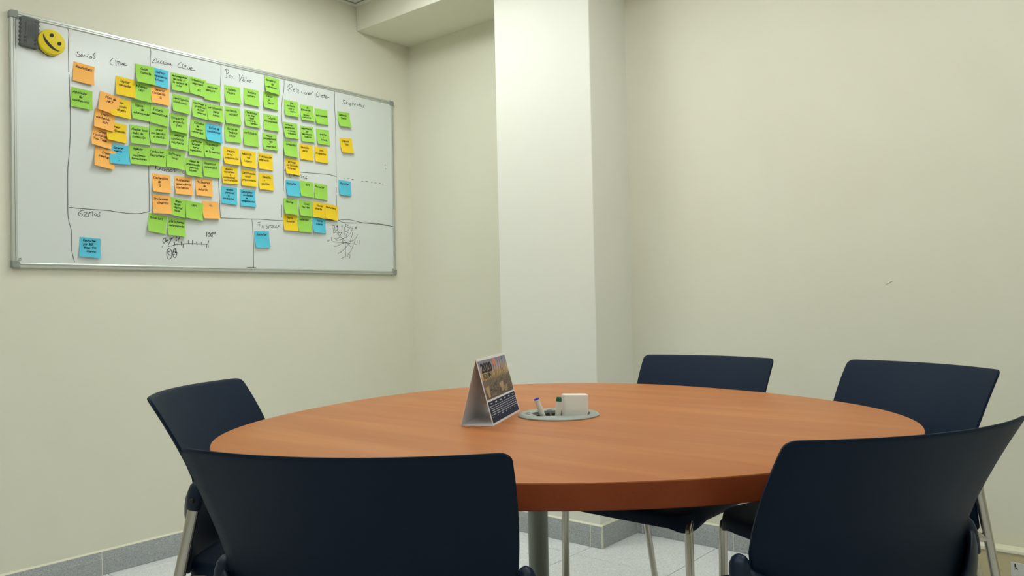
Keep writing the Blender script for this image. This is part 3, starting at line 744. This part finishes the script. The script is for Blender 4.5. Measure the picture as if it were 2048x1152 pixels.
# harbour photograph: printed picture, colours by height over the print
MP = mat('harbour_picture_print', (0.3, 0.25, 0.2, 1), 0.35)
nt = MP.node_tree
b = nt.nodes['Principled BSDF']
tc = nt.nodes.new('ShaderNodeTexCoord')
sx = nt.nodes.new('ShaderNodeSeparateXYZ')
nt.links.new(tc.outputs['Generated'], sx.inputs[0])
rp = nt.nodes.new('ShaderNodeValToRGB')
e = rp.color_ramp.elements
e[0].position, e[0].color = 0.0, srgb(86, 66, 52)
e[1].position, e[1].color = 1.0, srgb(120, 118, 146)
for p, col in ((0.30, srgb(106, 84, 66)), (0.47, srgb(98, 78, 56)), (0.52, srgb(176, 138, 88)), (0.60, srgb(206, 168, 112)), (0.72, srgb(186, 160, 140)), (0.85, srgb(150, 142, 156))):
    k = e.new(p)
    k.color = col
nz = nt.nodes.new('ShaderNodeTexNoise')
nz.inputs['Scale'].default_value = 9
nz.inputs['Detail'].default_value = 5
nt.links.new(tc.outputs['Generated'], nz.inputs['Vector'])
md = nt.nodes.new('ShaderNodeMath')
md.operation = 'MULTIPLY_ADD'
md.inputs[1].default_value = 0.12
nt.links.new(nz.outputs['Fac'], md.inputs[0])
ad = nt.nodes.new('ShaderNodeMath')
ad.operation = 'SUBTRACT'
ad.inputs[1].default_value = 0.06
nt.links.new(sx.outputs['Z'], md.inputs[2])
nt.links.new(md.outputs[0], ad.inputs[0])
nt.links.new(ad.outputs[0], rp.inputs['Fac'])
nt.links.new(rp.outputs['Color'], b.inputs['Base Color'])
PT0, PT1 = 0.375 * H, 0.965 * H
S0, S1 = 5, W - 5
pic = quad_print('photograph_print', S0, PT0, S1, PT1, 0.0004, MP)
rnd = random.Random(4)
pw = lambda f: S0 + f * (S1 - S0)
ph = lambda f: PT0 + f * (PT1 - PT0)
M_MAST = mat('print_masts', srgb(70, 58, 50), 0.4)
M_SUN = mat('print_sun', srgb(216, 128, 104), 0.4)
M_GLOW = mat('print_glow', srgb(182, 152, 110), 0.4)
M_BOATL = mat('print_boat_light', srgb(150, 128, 112), 0.4)
M_BOATD = mat('print_boat_dark', srgb(62, 46, 40), 0.4)
mb = MB()
put = face(0.0007)
for k in range(26):
    f = 0.2 + 0.78 * k / 26 + rnd.uniform(-0.01, 0.01)
    top_f = rnd.uniform(0.62, 0.8) if k % 3 else rnd.uniform(0.85, 1.0)
    ribbon(mb, [(pw(f), ph(0.47 + 0.05 * rnd.random())), (pw(f + 0.01), ph(top_f))], rnd.uniform(0.9, 2.0), put)
mb.build('mast_print', M_MAST, fp)['kind'] = 'stuff'
mb = MB()
mb.add([put(pw(0.53) + 15 * math.cos(a), ph(0.90) + 9 * math.sin(a)) for a in [2 * math.pi * k / 20 for k in range(20)]], [tuple(range(20))])
mb.build('sun_print', M_SUN, fp)
for f0, f1, t0, t1 in ((0.03, 0.16, 0.03, 0.34), (0.52, 0.68, 0.08, 0.34), (0.62, 0.80, 0.04, 0.22)):
    MB().add([put(pw(f0), ph(t1 - 0.04)), put(pw(f0 + 0.05), ph(t0)), put(pw(f1 - 0.02), ph(t0 + 0.02)), put(pw(f1), ph(t1))], [(0, 1, 2, 3)]).build('water_glow_print', M_GLOW, fp)
for mname, mm, cnt in (('boat_print', M_BOATL, 60), ('hull_print', M_BOATD, 55)):
    mb = MB()
    put = face(0.0009)
    for k in range(cnt):
        f, t = rnd.uniform(0.15, 0.95), rnd.uniform(0.05, 0.42)
        ribbon(mb, [(pw(f), ph(t)), (min(pw(f) + rnd.uniform(6, 18), S1), ph(t + rnd.uniform(-0.04, 0.06)))], rnd.uniform(0.7, 1.6), put)
    mb.build(mname, mm, fp)['kind'] = 'stuff'
quad_print('month_panel_print', S0, 4, S1, 0.345 * H, 0.0004, M_NAVYPRINT)
mb = MB()
put = face(0.0008)
for c_ in range(6):
    s = S0 + 8 + c_ * 36
    ribbon(mb, [(s + 8, 0.31 * H), (s + 20, 0.31 * H)], 2.2, put)
    for r_ in range(6):
        y = 0.27 * H - r_ * 4.6
        n_ = 7 if r_ < 5 else rnd.randint(1, 4)
        for q in range(n_):
            ribbon(mb, [(s + q * 4.2, y), (s + q * 4.2 + 2.4, y)], 1.5, put)
mb.build('month_text_print', M_WHITEPRINT, fp)['kind'] = 'stuff'

def text_mesh(text, size, offset=0.0, shear=0.0, sx_=1.0):
    cu = bpy.data.curves.new('lettering', 'FONT')
    cu.body = text
    cu.size = size
    cu.offset = offset
    cu.shear = shear
    ob = bpy.data.objects.new('lettering', cu)
    C.objects.link(ob)
    me = bpy.data.meshes.new_from_object(ob.evaluated_get(bpy.context.evaluated_depsgraph_get()))
    bpy.data.objects.remove(ob)
    bpy.data.curves.remove(cu)
    return [(v.co.x * sx_, v.co.y) for v in me.vertices], [tuple(p.vertices) for p in me.polygons], me
def text_print(name, text, size, at, put, material, parent, offset=0.0, shear=0.0, sx_=1.0):
    v2, fs, me = text_mesh(text, size, offset, shear, sx_)
    bpy.data.meshes.remove(me)
    return MB().add([put(at[0] + x, at[1] + y) for x, y in v2], fs).build(name, material, parent)
text_print('year_print', '2020', 29, (pw(0.045), ph(0.69)), face(0.0011), M_PRINT, fp, 1.0, 0.0, 1.42)
text_print('logo_print', 'FDE', 15, (pw(0.06), ph(0.53)), face(0.0011), M_PRINT, fp, 0.15, 0.0, 1.3)
put = face(0.0011)
MB().add([put(pw(0.262) + x, ph(0.595) + y) for x, y in ((0, -6.5), (13, 0), (0, 6.5), (-4, 0))], [(0, 1, 2, 3)]).build('logo_arrow_print', M_PRINT, fp)

# ------------------------------------------------------------------ chairs
def chair_profile(d):
    """drop below the top edge -> (forward offset, half width)"""
    if d < 0.15:
        F = 0.706 * d - 0.709 * d * d
    elif d < 0.20:
        F = 0.0900 + 0.493 * (d - 0.15) - 4.93 * (d - 0.15) ** 2
    else:
        F = 0.1023 - 0.12 * (d - 0.20)
    w = 0.2231 - 0.0068 * d - 0.3523 * d * d if d < 0.20 else 0.2076 + 0.02 * (d - 0.20)
    return F, w
TOPZ, SAG, DMAX, TH = 0.818, 0.052, 0.372, 0.0095
def back_pt(u, d, out):
    F, w = chair_profile(d)
    r = 0.013
    if d < r:
        w -= r - math.sqrt(max(r * r - (r - d) ** 2, 0))
    r2 = 0.014
    if DMAX - d < r2:
        w -= r2 - math.sqrt(max(r2 * r2 - (r2 - (DMAX - d)) ** 2, 0))
    return Vector((u * w, F + SAG * (u * w / 0.2231) ** 2 + out, TOPZ - d))

def make_chair(label):
    t = thing('conference_chair', label, 'chair', (0, 0, 0), 0, 'navy conference chairs around the table')
    # backrest shell: rings round the section at each height
    ds = [0.0, 0.0008, 0.0025, 0.0055, 0.009, 0.013, 0.03, 0.05, 0.08, 0.11, 0.14, 0.17, 0.20, 0.23, 0.26, 0.29, 0.315, 0.34, 0.358, 0.361, 0.364, 0.367, 0.3695, 0.371, DMAX]
    NU = 20
    us = [-1 + 2 * i / NU for i in range(NU + 1)]
    rings = []
    for d in ds:
        e = min(d, DMAX - d)
        h = TH / 2 * (1 if e > 0.006 else max(0.25, math.sqrt(max(0, 1 - (1 - e / 0.006) ** 2))))
        ring = [back_pt(u, d, h) for u in us]
        endr = back_pt(1, d, 0) + Vector((0.0022, 0, 0))
        endl = back_pt(-1, d, 0) - Vector((0.0022, 0, 0))
        ring += [endr] + [back_pt(u, d, -h) for u in reversed(us)] + [endl]
        rings.append(ring)
    MB().rings(rings).build('backrest', M_NAVY, t, 50)
    # seat shell with turned-down rim
    NS, NR = 48, 9
    sy, hw, hl = 0.335, 0.212, 0.232
    def seat_ring(f, z, drop_front=0.0):
        out = []
        for k in range(NS):
            a = 2 * math.pi * k / NS
            ca, sa = math.cos(a), math.sin(a)
            ex = 2 / 7.5
            x = hw * math.copysign(abs(ca) ** ex, ca) * f
            y = hl * math.copysign(abs(sa) ** ex, sa) * f
            wide = 1.0 - 0.05 * max(0, -y / hl)
            zz = z - 0.012 * max(0, (y / hl - 0.5)) ** 2 * 4 * f - 0.010 * (1 - f * f) + 0.006 * max(0, -y / hl)
            hook = max(0.0, abs(x) / hw - 0.72) * max(0.0, y / hl - 0.55) * 0.20 if z < 0.452 else 0.0
            out.append((x * wide, sy + y, zz - hook))
        return out
    top_r = [seat_ring(f, 0.462) for f in (0.12, 0.35, 0.58, 0.76, 0.88, 0.95)]
    rim = [seat_ring(0.985, 0.458), seat_ring(1.0, 0.450), seat_ring(1.003, 0.438), seat_ring(0.998, 0.428), seat_ring(0.985, 0.426)]
    und = [seat_ring(0.97, 0.440), seat_ring(0.90, 0.447), seat_ring(0.5, 0.450)]
    MB().rings(top_r + rim + und).build('seat', M_NAVY, t, 50)
    # steel frame: rear legs up to the bracket, front legs bent under the seat to meet them
    rear = lambda z: 0.152 - 0.235 * (0.60 - z)
    for s in (-1, 1):
        lg = MB().tube([(s * 0.222, rear(0.012), 0.012), (s * 0.222, rear(0.30), 0.30), (s * 0.222, rear(0.60), 0.60)], 0.009, 16, 0.0125, (1, 0, 0)).build('rear_leg', M_CHROME, t, 40)
        MB().lathe([(0.013, 0), (0.014, 0.004), (0.012, 0.016)], 16, (s * 0.222, rear(0.008), 0)).build('foot_glide', M_BLACK, lg, 40)
        path = [(s * 0.201, 0.545, 0.012), (s * 0.2, 0.543, 0.20), (s * 0.197, 0.541, 0.405), (s * 0.195, 0.538, 0.421), (s * 0.193, 0.527, 0.431), (s * 0.190, 0.51, 0.434), (s * 0.184, 0.30, 0.434), (s * 0.188, 0.18, 0.434), (s * 0.205, 0.135, 0.433), (s * 0.221, 0.114, 0.432)]
        lg = MB().tube(path, 0.0110, 16).build('front_leg', M_CHROME, t, 40)
        MB().lathe([(0.013, 0), (0.014, 0.004), (0.012, 0.016)], 16, (s * 0.201, 0.545, 0)).build('foot_glide', M_BLACK, lg, 40)
        # plastic bracket: capsule over the tube end, blending into an arm behind the backrest
        zs = (0.586, 0.588, 0.596, 0.606, 0.621, 0.633, 0.641, 0.6445)
        ra = (0.0105, 0.0125, 0.0140, 0.0152, 0.0155, 0.0135, 0.0085, 0.0020)
        rb = (0.0140, 0.0150, 0.0160, 0.0175, 0.0180, 0.0160, 0.0105, 0.0025)
        br = MB().tube([(s * (0.222 if z < 0.6 else 0.222 - 0.04 * (z - 0.6)), rear(z) - 0.002, z) for z in zs], list(ra), 18, list(rb), (1, 0, 0)).build('back_bracket', M_NAVY2, t, True)
        br['label'] = 'rounded navy plastic cap at the end of the steel tube'
        MB().lathe([(0.005, 0), (0.005, 0.005), (0.0035, 0.007)], 12).build('screw_cap', M_BLACK, br, 40, loc=(s * 0.2355, rear(0.608), 0.608)).rotation_euler = (0, R(90 * s), 0)
    half = [(0, 0.076, 0.528), (0.07, 0.081, 0.532), (0.145, 0.099, 0.554), (0.198, 0.127, 0.592), (0.222, 0.148, 0.608)]
    arm = smooth_path([(-x, y, z) for x, y, z in reversed(half[1:])] + half, 3)
    MB().tube(arm, 0.023, 14, 0.0085, (0, 0, 1)).build('back_yoke', M_NAVY2, t, True)
    for y in (0.22, 0.44):
        MB().tube([(-0.184, y, 0.434), (0.184, y, 0.434)], 0.009, 12).build('crossbar', M_CHROME, t, 40)
    return t
CHAIRS = [((-0.7989, 0.5886), 29.0), ((-0.2327, 1.1722), 62.38), ((-1.1461, 2.3799), 178.49), ((-0.4982, 2.3218), 154.06), ((-1.8234, 0.9371), -55.2)]
LABELS = ['navy chair facing the pillar across the table, its back to the open room',
          'navy chair facing the whiteboard wall, its back to the open room',
          'navy chair nearest the pillar, its backrest against the plain wall',
          'navy chair beside the socket trunking, its backrest turned to the plain wall',
          'navy chair under the whiteboard, its backrest turned to the whiteboard wall']
chair0 = make_chair(LABELS[0])
for i, (p, a) in enumerate(CHAIRS):
    o = chair0 if i == 0 else copy_tree(chair0)
    o.location = (*p, 0)
    o.rotation_euler = (0, 0, R(a))
    o['label'] = LABELS[i]

# ------------------------------------------------------------------ whiteboard
BY, BZ, BW, BH = 1.0174, 1.1633, 1.8062, 0.9195
XS = XL + 0.013                                    # writing surface
board = thing('whiteboard', 'wide wall whiteboard covered in sticky notes and marker writing', 'whiteboard', (XL, BY, BZ))
bx = lambda x0, y0, z0, x1, y1, z1: MB().box((x0, y0, z0), (x1, y1, z1))
bx(0.001, 0.012, 0.012, 0.013, BW - 0.012, BH - 0.012).build('writing_surface', M_BOARD, board)
FW = 0.019
def frame_bar(name, horizontal, pos, a, b, flip):
    """aluminium bar with a groove along it"""
    prof = [(0.0, 0.0), (0.013, 0.0), (0.0165, 0.0025), (0.0165, 0.0095), (0.0140, 0.0100), (0.0140, 0.0112), (0.0160, 0.0118), (0.0160, 0.0155), (0.0145, FW), (0.0, FW)]
    rs = []
    for s in (a, b):
        ring = []
        for x, q in prof:
            q = pos + (-q if flip else q)
            ring.append((x, s, q) if horizontal else (x, q, s))
        rs.append(ring)
    return MB().rings(rs).build(name, M_ALU, board)
frame_bar('frame_bar', True, BH, 0.018, BW - 0.018, True)
frame_bar('frame_bar', True, 0.0, 0.018, BW - 0.018, False)
frame_bar('frame_bar', False, 0.0, 0.018, BH - 0.018, False)
frame_bar('frame_bar', False, BW, 0.018, BH - 0.018, True)
for cy, cz, sy_, sz_ in ((0, 0, 1, 1), (BW, 0, -1, 1), (0, BH, 1, -1), (BW, BH, -1, -1)):
    out = [(0.026, -0.002), (0.026, 0.021)] + [(0.021 * math.cos(R(a)) * 0.3 + 0.0205, 0.021 + 0.0055 * math.sin(R(a))) for a in (30, 60, 90)]
    ring = [(-0.002, 0.006), (0.0, 0.001), (0.006, -0.002), (0.026, -0.002), (0.026, 0.020), (0.022, 0.024), (0.020, 0.026), (-0.002, 0.026)]
    rs = [[(x, cy + sy_ * p, cz + sz_ * q) for p, q in ring] for x in (0.0, 0.0165)] + [[(0.0195, cy + sy_ * (0.012 + (p - 0.012) * 0.8), cz + sz_ * (0.012 + (q - 0.012) * 0.8)) for p, q in ring]]
    MB().rings(rs).build('frame_corner', M_CORNER, board, 40)
for y, z in ((0.0255, 0.033), (BW - 0.0235, 0.027)):
    s = MB().lathe([(0.0075, 0.0), (0.0070, 0.0012), (0.0045, 0.0018)], 20).build('fixing_screw', M_ALU, board, 40, loc=(0.0130, y, z))
    s.rotation_euler = (0, R(90), 0)
    MB().lathe([(0.0020, 0.0), (0.0020, 0.0022)], 12).build('screw_socket', M_BLACK, s)
for name, label, pen, strokes in BOARD_INK:
    mb = MB()
    put = lambda u, v: (0.0134, u / 1000, v / 1000)
    if name in ('dashes', 'marker_dots'):
        for st in strokes:
            ribbon(one := MB(), st, pen, put)
            one.build('marker_dash' if name == 'dashes' else 'marker_dot', M_INK_SOFT, board)['label'] = label
        continue
    for st in strokes:
        ribbon(mb, smooth_path([tuple(map(float, p)) for p in st], 4), pen, put)
    o = mb.build(name, M_INK if name in ('heading', 'scale_drawing') else M_INK_SOFT, board)
    o['label'] = label

# board erasers held by magnets
er = thing('foam_eraser', 'dark grey wavy-edged foam eraser in the whiteboard corner', 'eraser', (XS + 0.0003, BY + 0.059, BZ + 0.849))
er.rotation_euler = (R(-2), 0, 0)
out = []
n = 56
for k in range(n + 1):
    z = -0.054 + 0.108 * k / n
    cr = 0.0 if abs(z) < 0.049 else 0.006 * ((abs(z) - 0.049) / 0.005) ** 2
    out.append((0.0300 + 0.0018 * math.cos(2 * math.pi * z / 0.0155) - cr, z))
for k in range(n + 1):
    z = 0.054 - 0.108 * k / n
    cr = 0.0 if abs(z) < 0.049 else 0.006 * ((abs(z) - 0.049) / 0.005) ** 2
    out.append((-0.0300 - 0.0018 * math.cos(2 * math.pi * z / 0.0155) + cr, z))
MB().rings([[(x, y * f, z * f) for y, z in out] for x, f in ((0.0, 1), (0.0165, 1), (0.0185, 0.97))]).build('foam_block', M_GREYFOAM, er, 50)
mb = MB()
put = lambda u, v: (0.0189, u / 1000, v / 1000)
rnd = random.Random(9)
for k in range(9):
    u = -7 + 3.6 * k
    v0, v1 = -26 + rnd.uniform(0, 8), 34 - rnd.uniform(0, 22)
    v = v0
    while v < v1:
        l = rnd.uniform(3, 7)
        ribbon(mb, [(u, v), (u, min(v + l, v1))], 0.7, put)
        v += l + 1.4
mb.build('small_print', M_PRINT, er)
mb = MB()
ribbon(mb, [(-19, -42), (-10, -42), (-10, -14), (-19, -14), (-19, -42)], 0.9, put)
for v in (-37, -31, -25, -20):
    ribbon(mb, [(-17, v), (-12.5, v + 1.5)], 1.6, put)
v = -10
while v < 36:
    ribbon(mb, [(-16, v), (-13, v + 2.2)], 1.4, put)
    v += 4.2
mb.build('brand_print', M_PRINT, er)
for u, v in ((19, -27), (19, -41)):
    mb = MB()
    ribbon(mb, [(u + 5 * math.cos(R(a)), v + 5 * math.sin(R(a))) for a in range(0, 361, 24)], 1.2, put)
    mb.add([put(u + 3.2 * math.cos(R(a)) , v + 3.2 * math.sin(R(a))) for a in range(60, 241, 20)], [tuple(range(10))])
    mb.build('icon_print', M_PRINT, er)
ribbon(mb := MB(), [(14, 43), (24, 43)], 2.2, put)
mb.build('corner_print', M_PRINT, er)

sm = thing('smiley_eraser', 'round yellow eraser with a black smiling face', 'eraser', (XS + 0.0003, BY + 0.130, BZ + 0.829))
sm.rotation_euler = (R(-44), 0, 0)
disc = lambda r, x: [(x, r * math.cos(2 * math.pi * k / 48), r * math.sin(2 * math.pi * k / 48)) for k in range(48)]
MB().rings([disc(0.0455, 0.0), disc(0.0455, 0.006)]).build('felt_pad', M_BLACK, sm, 40)
MB().rings([disc(0.0455, 0.006), disc(0.0462, 0.008), disc(0.0462, 0.022), disc(0.0452, 0.0245), disc(0.043, 0.0255)]).build('foam_disc', M_YELLOW, sm, 50)
put = lambda u, v: (0.0258, u / 1000, v / 1000)
for u in (-18, 18):
    MB().add([put(u + 6.4 * math.cos(R(a)), 16 + 8.2 * math.sin(R(a))) for a in range(0, 360, 15)], [tuple(range(24))]).build('eye', M_PRINT, sm)
arc = lambda low, n_: [(38 * math.cos(R(180 + 180 * k / n_)), 1 + low * math.sin(R(180 * k / n_)) * -1) for k in range(n_ + 1)]
oa, ia = arc(23, 24), arc(12, 24)
MB().add([put(*p) for p in oa] + [put(*p) for p in ia], [(k, k + 1, 26 + k, 25 + k) for k in range(24)]).build('mouth', M_PRINT, sm)

# ------------------------------------------------------------------ sticky notes
rnd = random.Random(21)
SPECIAL = NOTE_PLACES
for idx, (u, w, wid, tilt, layer, colour, lines) in enumerate(NOTES):
    S = 76.0
    lift_l, lift_r = rnd.uniform(7, 17), rnd.uniform(5, 14)
    read = ' '.join(l for l in lines if l and l not in '|@=+-')
    label = '%s sticky note reading %s' % (colour, read)
    label = SPECIAL.get(idx, label)
    t = thing('sticky_note', label, 'sticky note', (XS + 0.0007 + 0.0012 * layer, BY + (u + wid / 2 - S / 2) / 1000, BZ + w / 1000), 0, 'sticky notes on the whiteboard')
    t.rotation_euler = (R(tilt), 0, 0)
    def surf(a, b, off=0.0, ll=lift_l, lr=lift_r):
        """a across 0..76, b down 0..76 (mm) on the curling sheet"""
        f = b / 76
        g = max(0.0, (f - 0.18) / 0.82)
        lift = (ll * (1 - a / 76) + lr * a / 76) * g ** 2.1
        return (lift / 1000 + off, a / 1000, -(b - 0.10 * lift * g) / 1000)
    rows, cols = 10, 4
    vs_ = [surf(S * i / cols, S * j / rows) for j in range(rows + 1) for i in range(cols + 1)]
    nv = len(vs_)
    vs_ += [surf(S * i / cols, S * j / rows, -0.00025) for j in range(rows + 1) for i in range(cols + 1)]
    fs = [(j * (cols + 1) + i, j * (cols + 1) + i + 1, (j + 1) * (cols + 1) + i + 1, (j + 1) * (cols + 1) + i) for j in range(rows) for i in range(cols)]
    fs += [tuple(q + nv for q in reversed(f)) for f in fs]
    edge = [i for i in range(cols)] + [j * (cols + 1) + cols for j in range(rows)] + [rows * (cols + 1) + cols - i for i in range(cols)] + [(rows - j) * (cols + 1) for j in range(rows)]
    fs += [(a, edge[(k + 1) % len(edge)], edge[(k + 1) % len(edge)] + nv, a + nv) for k, a in enumerate(edge)]
    MB().add(vs_, fs).build('paper_sheet', M_NOTE[colour], t, 40)
    mb = MB()
    nl = len(lines)
    pitch = 15.5 if nl <= 3 else (13.5 if nl == 4 else 12.2)
    y = 20 if nl <= 3 else 15
    for ln in lines:
        size = 5.6 if nl <= 3 else 5.0
        if ln == '|':
            size = 7
        wd = text_width(ln, size)
        if wd > 66:
            size *= 66 / wd
            wd = 66
        x = 6 if (nl > 1 and wd > 50) else max(5, min(38 - wd / 2 + rnd.uniform(-8, 6), 70 - wd))
        write_line(mb, ln, x, -y, size, 1.7, lambda a, b: surf(min(max(a, 0), 76), min(max(-b, 0), 76), 0.0005), rnd)
        y += pitch
    mb.build('handwriting', M_PEN[colour], t)

# ------------------------------------------------------------------ socket trunking on the back wall
tr = thing('socket_trunking', 'beige floor-level cable trunking box along the back wall', 'trunking', (-0.72, YB, 0.0))
MB().box((0, -0.052, 0.0), (1.9, -0.001, 0.178)).build('trunking_body', M_BEIGE, tr, bevel=0.002)
MB().box((-0.003, -0.056, 0.178), (1.903, -0.001, 0.189)).build('trunking_lid', M_TRUNKTOP, tr, bevel=0.002)
pl = MB().box((0.300, -0.0565, 0.108), (0.447, -0.052, 0.152)).build('socket_plate', M_PLATE, tr, bevel=0.0015)
MB().box((0.307, -0.0575, 0.113), (0.440, -0.0562, 0.134)).build('socket_cover', M_PLATE, pl, bevel=0.0008)
mb = MB()
put = lambda u, v: (0.300 + u / 1000, -0.0579, 0.108 + v / 1000)
ribbon(mb, [(13, 40), (12, 33), (15, 28)], 3.4, put)
ribbon(mb, [(15, 28), (11, 23)], 1.8, put)
ribbon(mb, [(15, 28), (19, 24)], 2.4, put)
mb.build('black_symbol', M_PRINT, pl)
